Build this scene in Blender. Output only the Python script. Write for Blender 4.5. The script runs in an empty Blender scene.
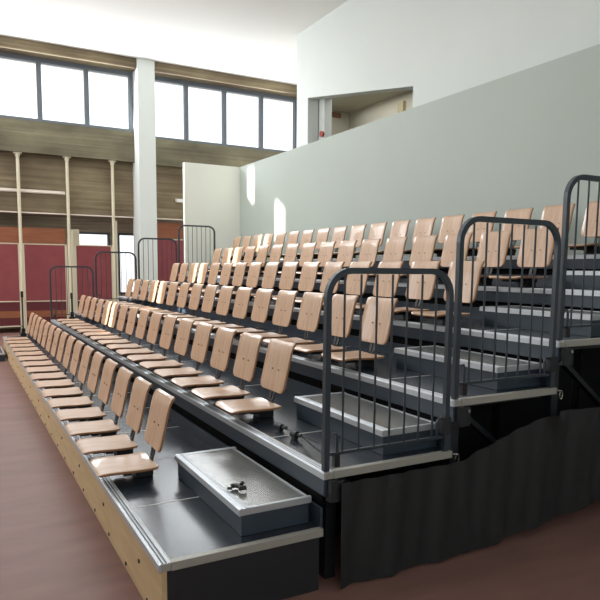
import bpy, bmesh, math, random
from mathutils import Vector, Matrix
random.seed(4)
C = bpy.context.scene.collection
PI = math.pi
D, H, ZF = .827, .2857, -.32        # tier depth, tier rise, floor height (front tier deck is z = 0)
XL = -10.0                          # far end of the stand; the near end is x = 0

# ------------------------------------------------------------------ materials
def srgb(r, g, b):
    f = lambda c: (c/255/12.92) if c/255 <= .04045 else ((c/255+.055)/1.055)**2.4
    return (f(r), f(g), f(b), 1)

def mat(name, col, rough=.5, metal=0, spec=.5, col2=None, scale=(1, 1, 1), nscale=8, bump=0, bscale=60, coat=0, detail=4, coords='Object', lo=.35, hi=.65):
    m = bpy.data.materials.new(name); m.use_nodes = True
    nt = m.node_tree; b = nt.nodes['Principled BSDF']
    b.inputs['Base Color'].default_value = col
    b.inputs['Roughness'].default_value = rough
    b.inputs['Metallic'].default_value = metal
    b.inputs['Specular IOR Level'].default_value = spec
    b.inputs['Coat Weight'].default_value = coat
    tc = nt.nodes.new('ShaderNodeTexCoord'); mp = nt.nodes.new('ShaderNodeMapping')
    mp.inputs['Scale'].default_value = scale
    nt.links.new(tc.outputs[coords], mp.inputs['Vector'])
    if col2:
        n = nt.nodes.new('ShaderNodeTexNoise'); n.inputs['Scale'].default_value = nscale; n.inputs['Detail'].default_value = detail
        nt.links.new(mp.outputs[0], n.inputs['Vector'])
        r = nt.nodes.new('ShaderNodeValToRGB')
        r.color_ramp.elements[0].color = col; r.color_ramp.elements[0].position = lo
        r.color_ramp.elements[1].color = col2; r.color_ramp.elements[1].position = hi
        nt.links.new(n.outputs['Fac'], r.inputs[0]); nt.links.new(r.outputs[0], b.inputs['Base Color'])
    if bump:
        n2 = nt.nodes.new('ShaderNodeTexNoise'); n2.inputs['Scale'].default_value = bscale
        nt.links.new(mp.outputs[0], n2.inputs['Vector'])
        bp = nt.nodes.new('ShaderNodeBump'); bp.inputs['Strength'].default_value = bump; bp.inputs['Distance'].default_value = .01
        nt.links.new(n2.outputs['Fac'], bp.inputs['Height']); nt.links.new(bp.outputs[0], b.inputs['Normal'])
    return m

M = {}
M['wood'] = mat('beech_plywood', srgb(197, 163, 134), .4, col2=srgb(182, 146, 117), scale=(14, 1.2, 1.2), nscale=3.5, spec=.6, coat=.25)
M['ply_edge'] = mat('plywood_edge', srgb(150, 108, 74), .6)
M['fascia'] = mat('fascia_plywood', srgb(200, 174, 134), .5, col2=srgb(188, 160, 120), scale=(1, 6, 6), nscale=3)
M['steel'] = mat('slate_painted_steel', srgb(47, 59, 71), .42, spec=.5)
M['rail'] = mat('slate_powder_coat', srgb(44, 54, 63), .38, spec=.55)
M['black'] = mat('black_plastic', srgb(22, 23, 25), .45)
M['dark'] = mat('dark_steel', srgb(30, 33, 38), .5)
M['bracket'] = mat('bracket_steel', srgb(30, 34, 39), .4)
M['alu'] = mat('anodised_aluminium', srgb(188, 193, 198), .45, metal=.6, bump=.05, scale=(1, 30, 30), bscale=20)
M['trim'] = mat('dull_aluminium_trim', srgb(158, 156, 148), .5, metal=.2)
M['deck'] = mat('dark_deck_vinyl', srgb(38, 45, 54), .27, col2=srgb(45, 53, 62), nscale=3, spec=.42, bump=.04, bscale=90)
M['seam'] = mat('seam_strip', srgb(205, 205, 200), .5)
M['void'] = mat('under_stand_shade', srgb(24, 25, 25), .8, spec=.1)  # black colour standing in for the shade under the stand
M['cloth'] = mat('black_curtain_cloth', srgb(29, 33, 35), .5, bump=.25, bscale=14)
M['floor'] = mat('reddish_linoleum', srgb(132, 99, 91), .5, col2=srgb(120, 90, 83), scale=(4, 1, 1), nscale=1.6, spec=.22)
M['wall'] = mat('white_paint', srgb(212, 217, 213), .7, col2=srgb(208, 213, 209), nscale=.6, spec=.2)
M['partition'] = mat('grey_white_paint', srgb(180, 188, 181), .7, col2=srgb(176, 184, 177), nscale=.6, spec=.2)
M['cream'] = mat('cream_paint', srgb(248, 249, 240), .7, col2=srgb(244, 245, 235), nscale=.7, spec=.2)
M['ceil'] = mat('white_ceiling_paint', srgb(236, 236, 232), .8, spec=.1)
M['beige'] = mat('beige_plaster', srgb(198, 193, 176), .8, col2=srgb(190, 184, 166), nscale=.8)
M['frame'] = mat('window_frame_grey', srgb(92, 98, 106), .5)
M['pole'] = mat('cream_enamel', srgb(214, 205, 180), .5)
M['maroon'] = mat('maroon_panel_cloth', srgb(142, 70, 74), .8, col2=srgb(134, 63, 68), nscale=3)
M['maroon_dark'] = mat('dark_maroon_board', srgb(96, 36, 42), .7)
M['rust'] = mat('rust_brown_board', srgb(150, 92, 62), .7, col2=srgb(136, 80, 54), scale=(1, 1, 8), nscale=2)
M['darkwall'] = mat('dark_timber', srgb(196, 182, 160), .8, col2=srgb(160, 146, 128), scale=(1, .4, 12), nscale=2)
M['tube'] = mat('fixture_white', srgb(225, 212, 200), .5)
M['red'] = mat('red_enamel', srgb(170, 60, 45), .45)
M['tan'] = mat('tan_plastic', srgb(176, 164, 128), .6)
M['sign'] = mat('brown_sign', srgb(130, 100, 70), .6)
M['boltbrown'] = mat('bronze_bolt', srgb(120, 96, 78), .4)
M['chrome'] = mat('bright_metal', srgb(190, 190, 190), .25, metal=1)

def concrete(name, a, b, c, boards):
    m = bpy.data.materials.new(name); m.use_nodes = True; nt = m.node_tree; p = nt.nodes['Principled BSDF']
    p.inputs['Roughness'].default_value = .85; p.inputs['Specular IOR Level'].default_value = .2
    tc = nt.nodes.new('ShaderNodeTexCoord')
    def noise(scale, s, det=5):
        mp = nt.nodes.new('ShaderNodeMapping'); mp.inputs['Scale'].default_value = scale; nt.links.new(tc.outputs['Object'], mp.inputs[0])
        n = nt.nodes.new('ShaderNodeTexNoise'); n.inputs['Scale'].default_value = s; n.inputs['Detail'].default_value = det
        nt.links.new(mp.outputs[0], n.inputs['Vector']); return n.outputs['Fac']
    r = nt.nodes.new('ShaderNodeValToRGB'); r.color_ramp.elements[0].color = a; r.color_ramp.elements[0].position = .3
    r.color_ramp.elements[1].color = c; r.color_ramp.elements[1].position = .72
    e = r.color_ramp.elements.new(.52); e.color = b
    mix = nt.nodes.new('ShaderNodeMix'); mix.data_type = 'FLOAT'; mix.inputs[0].default_value = boards
    nt.links.new(noise((.7, .7, 1.3), 1.1, 9), mix.inputs[2]); nt.links.new(noise((.15, .15, 7.5), 2.0, 3), mix.inputs[3])
    nt.links.new(mix.outputs[0], r.inputs[0]); nt.links.new(r.outputs[0], p.inputs['Base Color'])
    bp = nt.nodes.new('ShaderNodeBump'); bp.inputs['Strength'].default_value = .4; bp.inputs['Distance'].default_value = .02
    nt.links.new(noise((.2, .2, 9), 2.5), bp.inputs['Height']); nt.links.new(bp.outputs[0], p.inputs['Normal'])
    return m
M['beam'] = concrete('olive_concrete', srgb(86, 82, 68), srgb(118, 112, 92), srgb(150, 142, 116), .3)
M['boards'] = concrete('board_marked_concrete', srgb(84, 72, 60), srgb(120, 107, 86), srgb(154, 142, 114), .42)

def chequer():
    m = mat('step_mat', srgb(122, 123, 121), .26, col2=srgb(134, 134, 131), nscale=3, metal=.5)
    nt = m.node_tree; b = nt.nodes['Principled BSDF']
    tc = nt.nodes.new('ShaderNodeTexCoord'); v = nt.nodes.new('ShaderNodeTexVoronoi'); v.inputs['Scale'].default_value = 75
    v.inputs['Randomness'].default_value = .15
    bp = nt.nodes.new('ShaderNodeBump'); bp.inputs['Strength'].default_value = .35; bp.inputs['Distance'].default_value = .004
    nt.links.new(tc.outputs['Object'], v.inputs['Vector']); nt.links.new(v.outputs['Distance'], bp.inputs['Height']); nt.links.new(bp.outputs[0], b.inputs['Normal'])
    return m
M['mat'] = chequer()

def glass():
    m = bpy.data.materials.new('window_glass'); m.use_nodes = True; nt = m.node_tree; nt.nodes.clear()
    o = nt.nodes.new('ShaderNodeOutputMaterial'); mx = nt.nodes.new('ShaderNodeMixShader'); mx.inputs[0].default_value = .06
    t = nt.nodes.new('ShaderNodeBsdfTransparent'); g = nt.nodes.new('ShaderNodeBsdfGlossy'); g.inputs['Roughness'].default_value = .05
    nt.links.new(t.outputs[0], mx.inputs[1]); nt.links.new(g.outputs[0], mx.inputs[2]); nt.links.new(mx.outputs[0], o.inputs[0])
    return m
M['glass'] = glass()

# ------------------------------------------------------------------ mesh helpers
def box(bm, x0, x1, y0, y1, z0, z1, bev=0, mi=0):
    vs = [bm.verts.new((x, y, z)) for x in (x0, x1) for y in (y0, y1) for z in (z0, z1)]
    fs = [bm.faces.new([vs[i] for i in f]) for f in ((0, 1, 3, 2), (4, 6, 7, 5), (0, 4, 5, 1), (2, 3, 7, 6), (0, 2, 6, 4), (1, 5, 7, 3))]
    for f in fs: f.material_index = mi
    if bev:
        es = {e for f in fs for e in f.edges}
        bmesh.ops.bevel(bm, geom=list(es), offset=bev, segments=2, affect='EDGES', profile=.6)

def prism(bm, poly, axis, a, b, mi=0):
    """poly: 2D points in the two other axes (in x,y,z order), extruded along axis from a to b"""
    def P(p, t):
        q = [p[0], p[1]]; q.insert(axis, t); return q
    v0 = [bm.verts.new(P(p, a)) for p in poly]; v1 = [bm.verts.new(P(p, b)) for p in poly]
    n = len(poly); fs = [bm.faces.new(v0), bm.faces.new(v1[::-1])]
    for i in range(n): fs.append(bm.faces.new((v0[i], v1[i], v1[(i+1) % n], v0[(i+1) % n])))
    for f in fs: f.material_index = mi

def sweep(bm, path, sect, closed=False, up=Vector((0, 0, 1)), cap=True):
    """sweep a 2D section along a path; section x goes along 'side', y along 'normal'"""
    pts = [Vector(p) for p in path]; rings = []; n = len(pts)
    for i, p in enumerate(pts):
        if closed: t = pts[(i+1) % n]-pts[i-1]
        else: t = (pts[min(i+1, n-1)]-pts[max(i-1, 0)])
        t.normalize(); u = up if abs(t.dot(up)) < .95 else Vector((1, 0, 0))
        s = t.cross(u).normalized(); w = s.cross(t).normalized()
        rings.append([bm.verts.new(p+s*a+w*b) for a, b in sect])
    m = len(sect)
    for i in range(n if closed else n-1):
        A, B = rings[i], rings[(i+1) % n]
        for j in range(m): bm.faces.new((A[j], A[(j+1) % m], B[(j+1) % m], B[j]))
    if cap and not closed: bm.faces.new(rings[0][::-1]); bm.faces.new(rings[-1])

def circ(r, n=8): return [(r*math.cos(2*PI*i/n), r*math.sin(2*PI*i/n)) for i in range(n)]
def rect(a, b): return [(-a/2, -b/2), (a/2, -b/2), (a/2, b/2), (-a/2, b/2)]
def tube(bm, path, r, n=8, closed=False): sweep(bm, path, circ(r, n), closed)
def cyl(bm, p0, p1, r, n=12): sweep(bm, [p0, p1], circ(r, n))

def plate(bm, prof, w, th, r0, r1, bow=0, nx=10):
    """bent ply plate: prof = list of (y,z) along its length, rounded ends r0 (start) / r1 (end)"""
    L = [0]
    for a, b in zip(prof, prof[1:]): L.append(L[-1]+math.dist(a, b))
    T = L[-1]
    def at(s):
        for i in range(len(L)-1):
            if s <= L[i+1]+1e-9:
                t = (s-L[i])/(L[i+1]-L[i]); a, b = prof[i], prof[i+1]
                return (a[0]+(b[0]-a[0])*t, a[1]+(b[1]-a[1])*t), (b[0]-a[0], b[1]-a[1])
    ss = [r0*(1-math.cos(k*PI/2/5)) for k in range(6)]+[r0+(T-r0-r1)*k/10 for k in range(1, 10)]+[T-r1*(1-math.cos((5-k)*PI/2/5)) for k in range(6)]
    top, bot = [], []
    for s in ss:
        (y, z), _ = at(s)
        a = at(max(s-.015, 0))[0]; b = at(min(s+.015, T))[0]
        ty, tz = b[0]-a[0], b[1]-a[1]; l = math.hypot(ty, tz); ny, nz = -tz/l, ty/l
        hw = w/2
        if s < r0: hw = w/2-r0+math.sqrt(max(r0*r0-(r0-s)**2, 0))
        if T-s < r1: hw = w/2-r1+math.sqrt(max(r1*r1-(r1-(T-s))**2, 0))
        ta, ba = [], []
        for j in range(nx+1):
            u = -1+2*j/nx; x = hw*u; c = bow*((x/(w/2))**2)
            ta.append(bm.verts.new((x, y+ny*c, z+nz*c))); ba.append(bm.verts.new((x, y+ny*(c-th), z+nz*(c-th))))
        top.append(ta); bot.append(ba)
    n = len(ss)
    for i in range(n-1):
        for j in range(nx):
            bm.faces.new((top[i][j], top[i][j+1], top[i+1][j+1], top[i+1][j])).smooth = True
            bm.faces.new((bot[i][j], bot[i+1][j], bot[i+1][j+1], bot[i][j+1])).smooth = True
        for j, fl in ((0, 0), (nx, 1)):
            f = bm.faces.new((top[i][j], bot[i][j], bot[i+1][j], top[i+1][j])); f.material_index = 1
    for j in range(nx):
        for i in (0, n-1):
            f = bm.faces.new((top[i][j], top[i][j+1], bot[i][j+1], bot[i][j])); f.material_index = 1

def obj(name, bm, m, parent=None, loc=None):
    bmesh.ops.recalc_face_normals(bm, faces=bm.faces)
    me = bpy.data.meshes.new(name); bm.to_mesh(me); bm.free()
    for x in (m if isinstance(m, (list, tuple)) else [m]): me.materials.append(x)
    o = bpy.data.objects.new(name, me); C.objects.link(o)
    if parent: o.parent = parent
    if loc: o.location = loc
    return o
def B(): return bmesh.new()
def bx(name, m, parent, *a, bev=0):
    b = B(); box(b, *a, bev=bev); return obj(name, b, m, parent)
def tag(o, label, cat, group=None, kind=None):
    o['label'] = label; o['category'] = cat
    if group: o['group'] = group
    if kind: o['kind'] = kind
    return o
def thing(name, label, cat, loc=(0, 0, 0), group=None):
    o = bpy.data.objects.new(name, None); C.objects.link(o); o.location = loc; o.empty_display_size = .1
    return tag(o, label, cat, group)
def dup(root, loc, label, group=None):
    def cp(o, par):
        c = o.copy(); C.objects.link(c)
        if par: c.parent = par
        for ch in [x for x in kids.get(o.name, [])]: cp(ch, c)
        return c
    kids = {}
    def collect(o):
        kids[o.name] = list(o.children)
        for ch in o.children: collect(ch)
    collect(root)
    r = cp(root, None); r.location = loc; r['label'] = label
    if group: r['group'] = group
    return r
def struct(name, bm, m, parent=None):
    o = obj(name, bm, m, parent)
    if not parent: o['kind'] = 'structure'
    return o
def sbox(name, m, *a): 
    b = B(); box(b, *a); return struct(name, b, m)
ORD = ['first', 'second', 'third', 'fourth', 'fifth', 'sixth', 'seventh', 'eighth', 'ninth', 'tenth', 'eleventh', 'twelfth', 'thirteenth', 'fourteenth', 'fifteenth', 'sixteenth', 'seventeenth', 'eighteenth']

# ------------------------------------------------------------------ setting
X0 = -13.6
sbox('floor', M['floor'], -17, 7, -7, 10, ZF-.1, ZF)
sbox('ceiling', M['ceil'], -15, 7, -6.99, 10, 6.3, 6.45)
sbox('trim_ceiling', M['boards'], X0-.1, X0+.35, -6.9, 9.6, 6.07, 6.3)
# end wall: concrete parapet beam under the high windows, board-marked wall set back, dark recess below
b = B(); box(b, X0-.3, X0, -6.99, 3.6, 3.9, 4.63); box(b, X0-.3, X0, 3.6, 9.6, 3.88, 4.53); struct('wall_end_parapet', b, M['beam'])
sbox('wall_end_boards', M['boards'], X0-.3, X0-.2, -6.99, 9.6, 2.52, 3.9)
sbox('wall_end_soffit', M['darkwall'], -15.0, X0-.3, -6.99, 9.6, 2.72, 2.82)
b = B()
for y0, y1, z0, z1 in ((-6.99, 2.16, ZF, 2.72), (2.16, 2.98, ZF, 1.6), (2.16, 2.98, 2.19, 2.72), (2.98, 3.24, ZF, 2.72), (3.24, 3.72, 2.2, 2.72), (3.24, 3.72, ZF, .55), (3.72, 9.6, ZF, 2.72)):
    box(b, -15.2, -15.0, y0, y1, z0, z1)
struct('wall_end_recess', b, M['darkwall'])

def window(name, ys, z0, z1, x, fw=.045, fd=.1):
    b = B()
    for y in ys: box(b, x-fd, x+.02, y-fw/2, y+fw/2, z0, z1)
    for i in range(len(ys)-1):
        box(b, x-fd, x+.02, ys[i]+fw/2, ys[i+1]-fw/2, z0, z0+fw*.6); box(b, x-fd, x+.02, ys[i]+fw/2, ys[i+1]-fw/2, z1-fw, z1)
    w = struct(name, b, M['frame'])
    for i in range(len(ys)-1):
        obj('window_pane', (lambda q: (box(q, x-.06, x-.052, ys[i]+fw/2, ys[i+1]-fw/2, z0+fw*.6, z1-fw), q)[1])(B()), M['glass'], w)
    return w
window('window_1', [-1.98, -.92, .14, 1.2, 2.26, 3.32], 4.63, 6.07, X0-.05, .1)
window('window_2', [3.66, 4.75, 5.81, 6.9, 7.98], 4.53, 6.07, X0-.05, .1)
window('window_3', [2.16, 2.98], 1.6, 2.19, -15.0, .05)
window('door_1', [3.24, 3.72], .55, 2.2, -15.0, .06)
b = B(); box(b, X0-.3, X0+.02, 8.0, 9.6, 4.53, 6.07); struct('wall_end_pier', b, M['cream'])
b = B(); box(b, X0-.3, X0, -6.99, -2.05, 4.63, 6.07); struct('wall_end_infill', b, M['beam'])
# white pillar
b = B(); box(b, -13.88, -13.2, 3.37, 3.80, ZF, 6.3, .01); struct('pillar', b, M['wall'])
# white partition behind the stand with its return
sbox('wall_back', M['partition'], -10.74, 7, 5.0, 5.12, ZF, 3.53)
sbox('wall_return', M['cream'], -10.86, -10.74, 3.71, 5.12, ZF, 3.53)
# upper wall behind the partition, with a large opening under a sloping lintel
b = B()
prism(b, [(-9.93, ZF), (-9.43, ZF), (-9.43, 4.87), (-5.92, 4.27), (-5.92, ZF), (7, ZF), (7, 6.3), (-9.93, 6.3)], 1, 6.0, 6.25)
struct('wall_upper', b, M['wall'])
b = B(); box(b, -9.61, -9.2, 6.27, 6.45, ZF, 6.29); struct('trim_1', b, M['wall'])
b = B(); box(b, -10.3, -5.3, 7.55, 7.7, ZF, 6.3); box(b, -5.4, -5.25, 6.26, 7.55, ZF, 6.3); box(b, -10.2, -5.4, 6.46, 7.55, 4.9, 5.0)
prism(b, [(-9.93, 6.26), (-10.3, 6.6), (-10.3, 7.55), (-10.2, 7.55), (-10.2, 6.6), (-9.83, 6.26)], 2, ZF, 6.3)
struct('wall_room', b, M['beige'])
# long front wall with tall slots the sun comes through (behind the camera's left)
b = B()
box(b, -17, -3.1, -7.2, -7, ZF, 6.45); box(b, -2.68, -1.74, -7.2, -7, ZF, 6.45); box(b, -1.24, 14, -7.2, -7, ZF, 6.45)
prism(b, [(-3.1, ZF), (-2.68, ZF), (-2.68, 5.44), (-3.1, 5.74)], 1, -7.2, -7); box(b, -1.74, -1.24, -7.2, -7, ZF, 2.3); prism(b, [(-1.74, 5.66), (-1.24, 5.36), (-1.24, 6.45), (-1.74, 6.45)], 1, -7.2, -7)
struct('wall_front', b, M['cream'])
sbox('wall_right_blocker', M['cream'], 6.8, 7, -6.99, 4.99, ZF, 6.29)  # unseen wall, added to block sky light from the right

# ------------------------------------------------------------------ seating tiers
NM = ['lowest front', 'second', 'third', 'fourth', 'fifth', 'topmost sixth']
def tier(k):
    lab = ['lowest long dark platform of the stand, with pale plywood fascia along the floor',
           'second long dark platform from the floor, with the two black cable knobs lying on it',
           'third long dark platform from the floor, one step above the second guard rail step',
           'fourth long dark platform from the floor, carrying the rightmost cropped guard rail',
           'fifth long dark platform from the floor, just below the top row of seats',
           'topmost dark platform, against the tall white partition wall'][k]
    t = thing('seating_tier', lab, 'platform', (0, k*D, k*H), 'tiers of the stand')
    last = k == 5
    b = B(); box(b, XL+.03, -.03, .05, D+(.015 if not last else .02), -.02, 0); obj('deck', b, M['deck'], t)
    b = B()   # ridged aluminium edge profile
    prof = [(-.004, -.036), (-.004, -.004), (0, 0), (.008, .003), (.012, 0), (.018, 0), (.022, .003), (.028, 0), (.034, 0), (.038, .003), (.05, .001), (.05, -.006), (.006, -.006), (.006, -.036)]
    prism(b, prof, 0, XL, 0); obj('nosing', b, M['alu'], t)
    b = B(); box(b, XL+.03, -.03, .0502, .054, .0, .0025); obj('nosing_inlay', b, M['seam'], t)
    for ya in (.0125, .0288):
        b = B(); box(b, XL+.002, -.002, ya, ya+.0045, -.002, .0012); obj('groove_strip', b, M['dark'], t)  # dark strips laid in the nosing grooves
    if k:
        b = B(); box(b, XL+.02, -.01, .004, .034, -.125, -.037, .003); obj('front_beam', b, M['steel'], t)
    if not last:
        b = B(); box(b, XL+.02, -.02, D-.01, D+.004, 0.0005, H-.185); obj('kick_plate', b, M['steel'], t)
    for xa, xb in ((-.03, .006), (XL-.006, XL+.03)):
        b = B(); box(b, xa, xb, 0.0505, D-.006, -.036, .003, .002); box(b, min(xa, xb)+.004, max(xa, xb)-.0065, .0065, .0505, -.036, -.0065); obj('end_trim', b, M['trim'], t)
    sx = -.703
    while sx > XL+.1:
        b = B(); box(b, sx-.004, sx+.004, .056, D-.012, .0, .0012); obj('seam_strip', b, M['seam'], t); sx -= .787*2 if k else .787
    # corner bracket, bolt, legs and brace below
    if k:
        b = B(); box(b, -.02, .028, .02, .062, -.15, -.038, .004); box(b, .004, .022, .065, .105, -.15, -.045, .004); obj('corner_bracket', b, M['dark'], t)
        b = B(); cyl(b, (.02, .085, -.062), (.03, .085, -.062), .011); obj('bolt', b, M['chrome'], t)
        for lx in (-.12, XL+.12):
            b = B(); box(b, lx-.03, lx+.03, .065, .125, ZF-k*H+.001, -.021); obj('support_leg', b, M['dark'], t)
        b = B(); box(b, -.52, -.51, .06, D-.02, ZF-k*H+.001, -.13); obj('inner_shade_sheet', b, M['void'], t); b = B(); box(b, XL+.51, XL+.52, .06, D-.02, ZF-k*H+.001, -.13); obj('inner_shade_sheet', b, M['void'], t)  # added black sheets that paint the darkness beneath the decks
        b = B(); box(b, XL+.1, -.1, .05, .056, -H+.004, -.126); obj('gap_shade_sheet', b, M['void'], t)  # added black sheet painting the shade in the gap under the beam
        if k < 5: b = B(); sweep(b, [(-.2, .14, -.06), (-.2, D+.1, -.06-.6)], rect(.05, .03)); obj('brace', b, M['dark'], t)
        b = B(); box(b, -.16, -.10, .12, D-.02, -.075, -.021); obj('side_beam', b, M['dark'], t)
    else:
        b = B(); box(b, XL, 0, .008, .03, ZF+.002, -.037); f = obj('fascia_board', b, M['fascia'], t)
        x = -.25; i = 0
        while x > XL+.2:
            for dx, z in ((0, ZF+.035), (-.14, -.15)) if i % 2 == 0 else ((0, ZF+.035),):
                b = B(); cyl(b, (x+dx, .008, z), (x+dx, .003, z), .011, 10); obj('bolt', b, M['dark'], f)
            x -= .42; i += 1
        for xa, xb in ((-.03, -.01), (XL+.01, XL+.03)):
            b = B(); box(b, xa, xb, .035, D-.02, ZF+.002, -.037); obj('side_board', b, M['dark'], t)
    if 0 < k < 5:
        # small carabiner at the rear corner of the near trim
        b = B(); cx, cy, cz = .014, D+.008, -.02
        tube(b, [(cx, cy-.02, cz+.008), (cx, cy+.012, cz+.002)], .006, 6)
        tube(b, [(cx, cy+.015+.013*math.cos(a*PI/6), cz-.022+.026*math.sin(a*PI/6)) for a in range(12)], .0035, 6, True)
        obj('clip', b, M['chrome'], t)
    return t
tiers = [tier(k) for k in range(6)]

# black side curtain hooked to the tier ends
def curtain():
    b = B(); tops = [(.90, .235), (1.60, .235), (1.67, .235), (1.75, .262), (2.05, .35), (2.354, .425), (2.47, .44), (2.875, .425), (3.4, .45), (4.2, .52), (4.96, .6)]
    hems = [(.90, -.31), (1.9, -.30), (2.55, -.235), (2.93, -.20), (3.5, -.2), (4.96, -.2)]
    def lerp(T, y):
        for a, c in zip(T, T[1:]):
            if y <= c[0]: return a[1]+(c[1]-a[1])*(y-a[0])/(c[0]-a[0])
        return T[-1][1]
    ny, nz = 150, 16; G = []
    for i in range(ny+1):
        y = .90+(4.96-.90)*i/ny; zt, zb = lerp(tops, y), lerp(hems, y); col = []
        for j in range(nz+1):
            v = j/nz; z = zt+(zb-zt)*v
            x = .045+.012*math.sin(y*17+.5*math.sin(3*v))*(.3+v)+.006*math.sin(y*41+2*v)
            x += .03*math.exp(-((y-1.70-.05*v)/.035)**2)*(.25+.75*v)           # gathered fold under the clip
            for kx in range(5):                                                 # tension creases fanning from the hooks
                ang = -.25-.32*kx; dd = (y-2.40)*math.sin(ang)-(z-.43)*math.cos(ang); rr = math.hypot(y-2.4, z-.43)
                if (y-2.40) < .15: x += .012*math.exp(-(dd/.03)**2)*math.exp(-rr*1.4)
            col.append(b.verts.new((x, y, z)))
        G.append(col)
    for i in range(ny):
        for j in range(nz): b.faces.new((G[i][j], G[i+1][j], G[i+1][j+1], G[i][j+1])).smooth = True
    o = obj('side_curtain', b, M['cloth'])
    tag(o, 'black fabric curtain hanging from clips over the open side of the stand', 'curtain')
curtain()

# ------------------------------------------------------------------ plywood seats
def make_seat():
    t = thing('plywood_seat', '', 'seat')
    b = B(); plate(b, [(-.046, .078), (-.03, .0865), (0, .091), (.06, .091), (.13, .088), (.2, .0865), (.26, .088), (.304, .092)], .356, .012, .05, .03, bow=.004); obj('seat_pan', b, [M['wood'], M['ply_edge']], t)
    b = B(); plate(b, [(.306, .172), (.312, .2), (.326, .26), (.342, .33), (.357, .40), (.368, .445), (.378, .474), (.391, .492), (.409, .502)], .356, .012, .045, .03, bow=.006)
    bk = obj('backrest', b, [M['wood'], M['ply_edge']], t)
    for s in (-1, 1):
        b = B(); cyl(b, (.045*s, .343, .315), (.045*s, .3325, .317), .0055, 8); obj('bolt', b, M['boltbrown'], bk)
    b = B()
    box(b, -.034, .034, .320, .326, .16, .235)
    for s in (-1, 1): sweep(b, [(.021*s, .292, .03), (.021*s, .302, .1), (.021*s, .322, .18)], rect(.007, .026), up=Vector((1, 0, 0)))
    box(b, -.026, .026, .296, .302, .098, .112)
    obj('hinge_bracket', b, M['black'], t)
    b = B(); box(b, -.075, .075, .03, .285, .046, .073, .004); box(b, -.13, .13, .10, .15, .05, .073, .004)
    box(b, -.05, .05, .19, .30, .002, .046, .004); cyl(b, (-.06, .285, .055), (.06, .285, .055), .016, 10)
    obj('seat_support', b, M['black'], t)
    return t
seat0 = make_seat(); used = False
def seat_label(k, n):
    row = ['front row', 'second row', 'third row', 'fourth row', 'fifth row', 'top row'][k]
    return 'beech plywood seat, %s from the near guard rail aisle, in the %s' % (ORD[n], row)
for k in range(6):
    for n in range(18 if k == 5 else 16):
        loc = (-1.219-.5*n, k*D, k*H); g = 'plywood seats in the %s' % ['front row', 'second row', 'third row', 'fourth row', 'fifth row', 'top row'][k]
        if not used: seat0.location = loc; seat0['label'] = seat_label(k, n); seat0['group'] = g; used = True
        else: dup(seat0, loc, seat_label(k, n), g)

# ------------------------------------------------------------------ aisle steps
def make_step(w):
    t = thing('aisle_step', '', 'step', (0, 0, 0), 'half steps in the aisles')
    d = .392; h = H/2
    b = B(); box(b, .035, w-.02, .05, d-.03, h-.012, h-.002); obj('tread', b, M['mat'], t)
    b = B(); prism(b, [(-.004, h-.034), (-.004, h-.003), (.004, h), (.014, h+.002), (.018, h-.001), (.026, h-.001), (.03, h+.002), (.05, h), (.05, h-.01), (.006, h-.01), (.006, h-.034)], 0, 0, w); obj('nosing', b, M['alu'], t)
    for a, c in ((0, .035), (w-.02, w)):
        b = B(); box(b, a, c, .051, d, h-.034, h, .002); box(b, a+.0005, c-.0005, .0065, .0512, h-.034, h-.0105); obj('side_trim', b, M['alu'], t)
    b = B(); box(b, .0355, w-.0205, d-.03, d-.016, h-.012, h+.001); obj('rear_trim', b, M['alu'], t)
    b = B(); box(b, .012, w-.012, .012, .03, .002, h-.035); box(b, .012, .03, .03, d-.01, .002, h-.035); box(b, w-.03, w-.012, .03, d-.01, .002, h-.035)
    obj('skirt', b, M['steel'], t)
    return t
s0 = make_step(1.0)
RW = ['lowest', 'second', 'third', 'fourth', 'fifth']
s0.location = (-1.09, .415, 0); s0['label'] = 'broad aluminium-edged step on the lowest platform, with a small black clamp on it'
NL = [None, 'aluminium-edged step behind the lowest guard rail, on the second platform', 'aluminium-edged step behind the middle guard rail, on the third platform',
      'aluminium-edged step behind the cropped right-hand guard rail, on the fourth platform', 'aluminium-edged step at eye level near the right edge, on the fifth platform']
for k in range(1, 5): dup(s0, (-1.09, .415+k*D, k*H), NL[k])
s1 = None
for k in range(0, 5):
    dup(s0, (-9.93, .415+k*D, k*H), 'aluminium-edged step in the far left aisle, on the %s platform' % RW[k])
dup(s0, (-10.02, -.42, ZF), 'pale step on the floor in front of the far end of the fascia')

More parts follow.
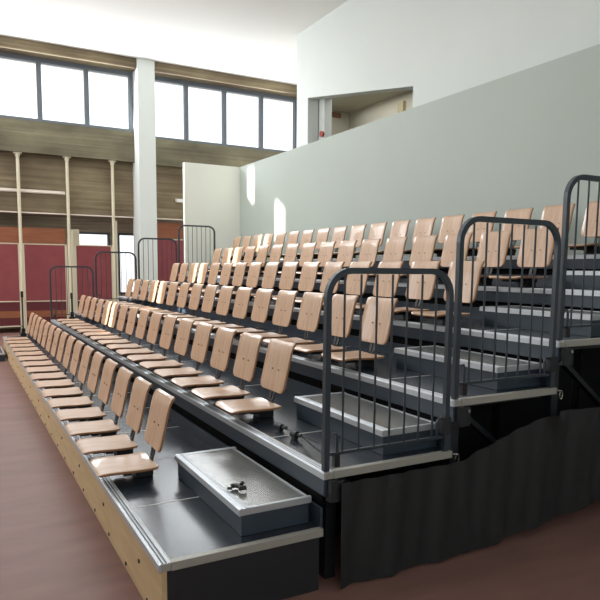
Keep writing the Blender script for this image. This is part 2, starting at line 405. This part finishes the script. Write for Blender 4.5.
# ------------------------------------------------------------------ guard rails
def arc_path(y0, y1, z0, z1, r, n=7):
    p = [(0, y0, z0), (0, y0, z1-r)]
    p += [(0, y0+r-r*math.cos(a*PI/2/n), z1-r+r*math.sin(a*PI/2/n)) for a in range(1, n+1)]
    p += [(0, y1-r+r*math.sin(a*PI/2/n), z1-r+r*math.cos(a*PI/2/n)) for a in range(0, n+1)]
    p += [(0, y1, z0)]
    return p
def make_rail():
    t = thing('guard_rail', '', 'railing', (0, 0, 0), 'guard rails on the platform ends')
    y0, y1, top = .012, .78, 1.01
    b = B(); sweep(b, arc_path(y0, y1, .006, top-.02, .13), rect(.03, .028), up=Vector((1, 0, 0))); obj('frame', b, M['rail'], t)
    n = 7
    for i in range(n):
        y = y0+(y1-y0)*(i+1)/(n+1)
        zt = top-.038
        for e in (y-y0, y1-y):
            if e < .13: zt = top-.02-.13+math.sqrt(max(.13**2-(.13-e)**2, 0))-.02
        b = B(); cyl(b, (0, y, .095), (0, y, zt), .0058, 8); obj('bar', b, M['rail'], t)
    b = B(); box(b, -.008, .008, y0+.02, y1-.02, .08, .095); obj('bottom_bar', b, M['rail'], t)
    for y, s in ((y0+.045, 1), (y1-.04, -1)):
        b = B(); tube(b, [(.0, y-s*.024, .17), (.0, y-.008*s, .19), (0, y+.012*s, .19), (0, y+.02*s, .175), (0, y+.02*s, .095)], .008, 8); obj('hook', b, M['rail'], t)
    b = B(); box(b, -.024, .024, y1-.03, y1+.022, .10, .2, .004); obj('clamp', b, M['dark'], t)
    b = B(); box(b, -.018, .018, y0+.045, y0+.075, .02, .09, .004); obj('latch', b, M['black'], t)
    return t
r0 = make_rail(); r0.location = (-.012, D, H); r0['label'] = 'dark slate barred guard rail in the foreground, on the end of the second platform'
dup(r0, (-.012, 2*D, 2*H), 'dark slate barred guard rail right of the foreground one, on the third platform')
dup(r0, (-.012, 3*D, 3*H), 'dark slate barred guard rail cut off by the right edge of the photo')
dup(r0, (-.012, 4*D, 4*H), 'dark slate barred guard rail on the near end of the fifth platform')
FL = ['far guard rail in front of the maroon panels, leftmost and lowest of the far four', 'far guard rail in front of the bright doorway, left of the white pillar',
      'far guard rail crossing the front of the white pillar', 'far guard rail in front of the cream return wall, highest of the far four']
for k in range(1, 5): dup(r0, (XL+.03, k*D, k*H), FL[k-1])

def post(x, y, z, h, label):
    t = thing('barrier_post', label, 'post', (x, y, z), 'short barrier posts')
    b = B(); box(b, -.05, .05, -.05, .05, .002, .05, .006); box(b, -.03, .03, -.03, .03, .05, .14, .006); obj('base', b, M['black'], t)
    b = B(); cyl(b, (0, 0, .13), (0, 0, h), .014, 10); obj('shaft', b, M['dark'], t)
    b = B(); box(b, -.022, .022, -.022, .022, h-.11, h, .006); obj('cap', b, M['black'], t)
post(XL+.06, .34, 0.004, .82, 'thin dark post with black base at the far left end of the front row')
post(XL+.15, .36+D, H+.004, .5, 'short dark post inside the leftmost far guard rail')

# ------------------------------------------------------------------ small things on the platforms
t = thing('clamp', 'small black clamp lying on the lowest aisle step', 'clamp', (-.335, .515, H/2+.002))
b = B(); cyl(b, (-.03, -.012, .016), (.03, .012, .02), .010, 10); obj('body', b, M['black'], t)
b = B(); cyl(b, (-.034, -.03, .014), (-.03, .006, .014), .012, 12); cyl(b, (.024, -.012, .016), (.03, .026, .018), .012, 12); obj('jaw', b, M['black'], t)
b = B(); cyl(b, (-.002, .008, .024), (.012, .018, .04), .010, 12); obj('knob', b, M['bracket'], t)
b = B(); cyl(b, (-.014, -.034, .0095), (-.024, -.056, .0095), .008, 10); obj('screw', b, M['black'], t)
def knob(x, y, label, rods):
    t = thing('cable_knob', label, 'cable', (x, y, H), 'black knobs with cables')
    b = B(); cyl(b, (-.03, -.004, .03), (.012, .006, .03), .021, 14); cyl(b, (.012, .006, .03), (.05, .014, .034), .011, 12); box(b, -.018, .014, -.014, .014, .002, .03, .003); obj('knob', b, M['black'], t)
    for q in rods:
        b = B(); e = Vector(q)-Vector((x, y, H)); m = Vector((.045, .012, .034)); mid = (m+e)/2; mid.z -= .006
        tube(b, [m, m.lerp(mid, .5)+Vector((0, 0, -.002)), mid, mid.lerp(e, .5)+Vector((0, 0, -.002)), e], .0032, 6); obj('cable', b, M['black'], t)
knob(-.80, .99, 'black cable knob on the second platform, left one by the guard rail', [(-.66, 1.01, H+.04)])
knob(-.60, .985, 'black cable knob with several rods, right one by the guard rail', [(-.04, .87, H+.15), (-.04, .87, H+.125), (-.045, .87, H+.075), (-.045, .87, H+.06)])

# ------------------------------------------------------------------ poles, panels and fittings at the end wall
def pole(y, label):
    t = thing('support_pole', label, 'pole', (X0-.095, y, ZF), 'cream poles at the end wall')
    h = 3.9-ZF
    b = B(); cyl(b, (0, 0, .02), (0, 0, h-.04), .038, 14); obj('shaft', b, M['pole'], t)
    b = B(); cyl(b, (0, 0, h-.09), (0, 0, h-.03), .055, 14); box(b, -.06, .06, -.09, .09, h-.03, h-.002, .004); obj('cap', b, M['pole'], t)
    b = B(); box(b, -.06, .06, -.06, .06, .001, .03, .004); obj('foot', b, M['pole'], t)
pole(.68, 'tall cream pole clamped under the concrete beam, leftmost of three')
pole(1.765, 'tall cream pole clamped under the concrete beam, middle of three')
pole(2.835, 'tall cream pole clamped under the concrete beam, nearest the white pillar')

XP = -13.95
def panel(y0, y1, label, low=True, z0=.42, z1=1.82):
    t = thing('partition_panel', label, 'panel', (XP, (y0+y1)/2, ZF), 'maroon partition panels')
    w = (y1-y0)/2; a, c = z0-ZF, z1-ZF
    b = B(); box(b, -.02, .02, -w+.03, w-.03, a+.025, c-.025); obj('panel_board', b, M['maroon'], t)
    b = B(); box(b, -.03, .03, -w, -w+.06, .002, c); box(b, -.03, .03, w-.06, w, .002, c); box(b, -.03, .03, -w+.03, w-.03, c-.025, c); box(b, -.03, .03, -w+.03, w-.03, a, a+.025); box(b, -.03, .03, -w+.03, w-.03, .14, .17)
    obj('panel_frame', b, M['pole'], t)
    b = B(); box(b, -.015, .015, -w+.03, w-.03, .17, a); obj('lower_board', b, M['maroon_dark'], t)
    b = B(); box(b, -.03, .025, -w+.03, w-.03, .36, .52); obj('middle_rail', b, M['rust'], t)
panel(-2.6, -1.4, 'maroon framed partition panel beyond the left edge, furthest from the pillar')
panel(-1.2, .69, 'maroon framed partition panel left of the leftmost pole')
panel(.71, 1.75, 'maroon framed partition panel between the left and middle poles')
panel(1.90, 2.86, 'maroon framed partition panel below the small bright window')
panel(3.95, 5.4, 'maroon framed partition panel between white pillar and cream return wall', z0=.42, z1=2.03)
tag(bx('header_board', M['rust'], None, XP-.05, XP, -2.6, 1.72, 1.83, 2.2), 'rust brown board above the left maroon panels', 'board')
tag(bx('header_board', M['rust'], None, XP-.05, XP, 3.9, 5.4, 2.05, 2.45), 'rust brown board above the maroon panel right of the pillar', 'board')
tag(bx('frame_post', M['pole'], None, XP-.02, XP+.05, 1.77, 1.90, ZF+.002, 2.18, bev=.004), 'pale square post beside the middle pole', 'post')
tag(bx('frame_post', M['pole'], None, XP-.22, XP-.06, 1.92, 2.06, ZF+.002, 2.2, bev=.004), 'pale square post at the left of the small bright window', 'post')
tag(bx('frame_post', M['pole'], None, XP-.02, XP+.05, 2.87, 2.97, ZF+.002, 2.45, bev=.004), 'pale square post left of the bright doorway', 'post')
t = thing('strip_light', 'white fluorescent strip light on the board-marked concrete', 'light', (X0-.2, .86, 3.04))
b = B(); box(b, 0.001, .04, -.86, .86, -.04, .04, .006); obj('housing', b, M['tube'], t)
b = B(); cyl(b, (.046, -.8, -.015), (.046, .8, -.015), .013, 10); obj('lamp_tube', b, M['tube'], t)
b = B(); cyl(b, (X0-.16, -3, 2.535), (X0-.16, 3.36, 2.535), .018, 10); tag(obj('wall_pipe', b, M['tube']), 'thin white horizontal pipe below the concrete, left of the pillar', 'pipe')
b = B(); cyl(b, (X0-.16, 3.81, 2.535), (X0-.16, 5.9, 2.535), .018, 10); tag(obj('wall_pipe', b, M['tube']), 'thin white horizontal pipe below the concrete, right of the pillar', 'pipe')
t = thing('wall_lamp', 'small white fitting on the dark concrete beside the return wall', 'light', (X0-.2, 4.6, 3.03))
b = B(); box(b, .001, .04, -.14, .14, -.05, .05, .01); obj('backplate', b, M['tube'], t)
b = B(); box(b, .04, .09, -.12, .12, -.04, .04, .012); obj('diffuser', b, M['ceil'], t)
# things in the opening of the upper wall
t = thing('alarm_bell', 'round red alarm bell on the white column in the wall opening', 'bell', (-9.235, 6.27, 4.12))
b = B(); cyl(b, (0, -.001, 0), (0, -.03, 0), .045, 20); obj('backplate', b, M['dark'], t)
b = B(); cyl(b, (0, -.025, 0), (0, -.06, 0), .062, 20); obj('gong', b, M['red'], t)
b = B(); box(b, -10.199, -10.17, 7.05, 7.3, 4.76, 4.87, .004); tag(obj('wall_sign', b, M['sign']), 'small brown sign on the beige wall inside the opening', 'sign')
b = B(); box(b, -8.28, -8.10, 7.48, 7.549, 4.5, 4.72, .01); tag(obj('wall_fitting', b, M['tan']), 'small tan fitting on the beige wall at right of the opening', 'fitting')

# ------------------------------------------------------------------ light
w = bpy.data.worlds.new('sky'); bpy.context.scene.world = w; w.use_nodes = True
bg = w.node_tree.nodes['Background']; bg.inputs[0].default_value = (.93, .97, 1, 1); bg.inputs[1].default_value = 1.7
def area(name, loc, rot, sx, sy, power, col=(1, 1, 1)):
    l = bpy.data.lights.new(name, 'AREA'); l.shape = 'RECTANGLE'; l.size = sx; l.size_y = sy; l.energy = power; l.color = col
    o = bpy.data.objects.new(name, l); C.objects.link(o); o.location = loc; o.rotation_euler = rot; return o
area('front_fill', (-9, -6.7, 4.3), (math.radians(-78)+PI, 0, 0), 9, 3, 500, (.95, .98, 1)).rotation_euler = (math.radians(78), 0, 0)  # added fill lamp standing in for daylight, no window behind it
area('ceiling_fill', (-6.5, .5, 6.2), (0, 0, 0), 11, 6, 230, (.96, .985, 1))  # added fill lamp under the ceiling, no fitting there
area('room_fill', (-8, 6.9, 4.85), (0, 0, 0), 3.6, .9, 19, (.97, .98, 1))  # added lamp to brighten the dark room behind the opening
area('side_fill', (6.6, 0, 3.2), (0, math.radians(90), 0), 3, 7, 105, (.9, .95, 1))  # added fill from the right
area('end_window_light', (X0+.1, 3.0, 5.35), (0, math.radians(-78), 0), 1.3, 9, 480, (.93, .97, 1))
s = bpy.data.lights.new('sun', 'SUN'); s.energy = 24; s.angle = math.radians(.6); s.color = (1, .96, .88)
so = bpy.data.objects.new('sun', s); C.objects.link(so)
so.rotation_euler = Vector((-.6, 1, -.24)).to_track_quat('-Z', 'Y').to_euler()

# ------------------------------------------------------------------ camera
yaw, pitch, roll, F = math.radians(151.2), math.radians(-6.33), math.radians(-.54), 627.69
f = Vector((math.cos(pitch)*math.cos(yaw), math.cos(pitch)*math.sin(yaw), math.sin(pitch)))
r = Vector((math.sin(yaw), -math.cos(yaw), 0)); d = f.cross(r)
r2 = r*math.cos(roll)+d*math.sin(roll); d2 = -r*math.sin(roll)+d*math.cos(roll)
cam = bpy.data.cameras.new('camera'); co = bpy.data.objects.new('camera', cam); C.objects.link(co)
m3 = Matrix((r2, -d2, -f)).transposed(); m4 = m3.to_4x4(); m4.translation = Vector((2.563, -.7249, 1.2844)); co.matrix_world = m4
cam.sensor_width = 36; cam.lens = F*36/600; cam.shift_x = -.37/600; cam.shift_y = 38.1/600; cam.clip_start = .05
bpy.context.scene.camera = co
bpy.context.scene.view_settings.view_transform = 'Standard'
bpy.context.scene.view_settings.look = 'None'
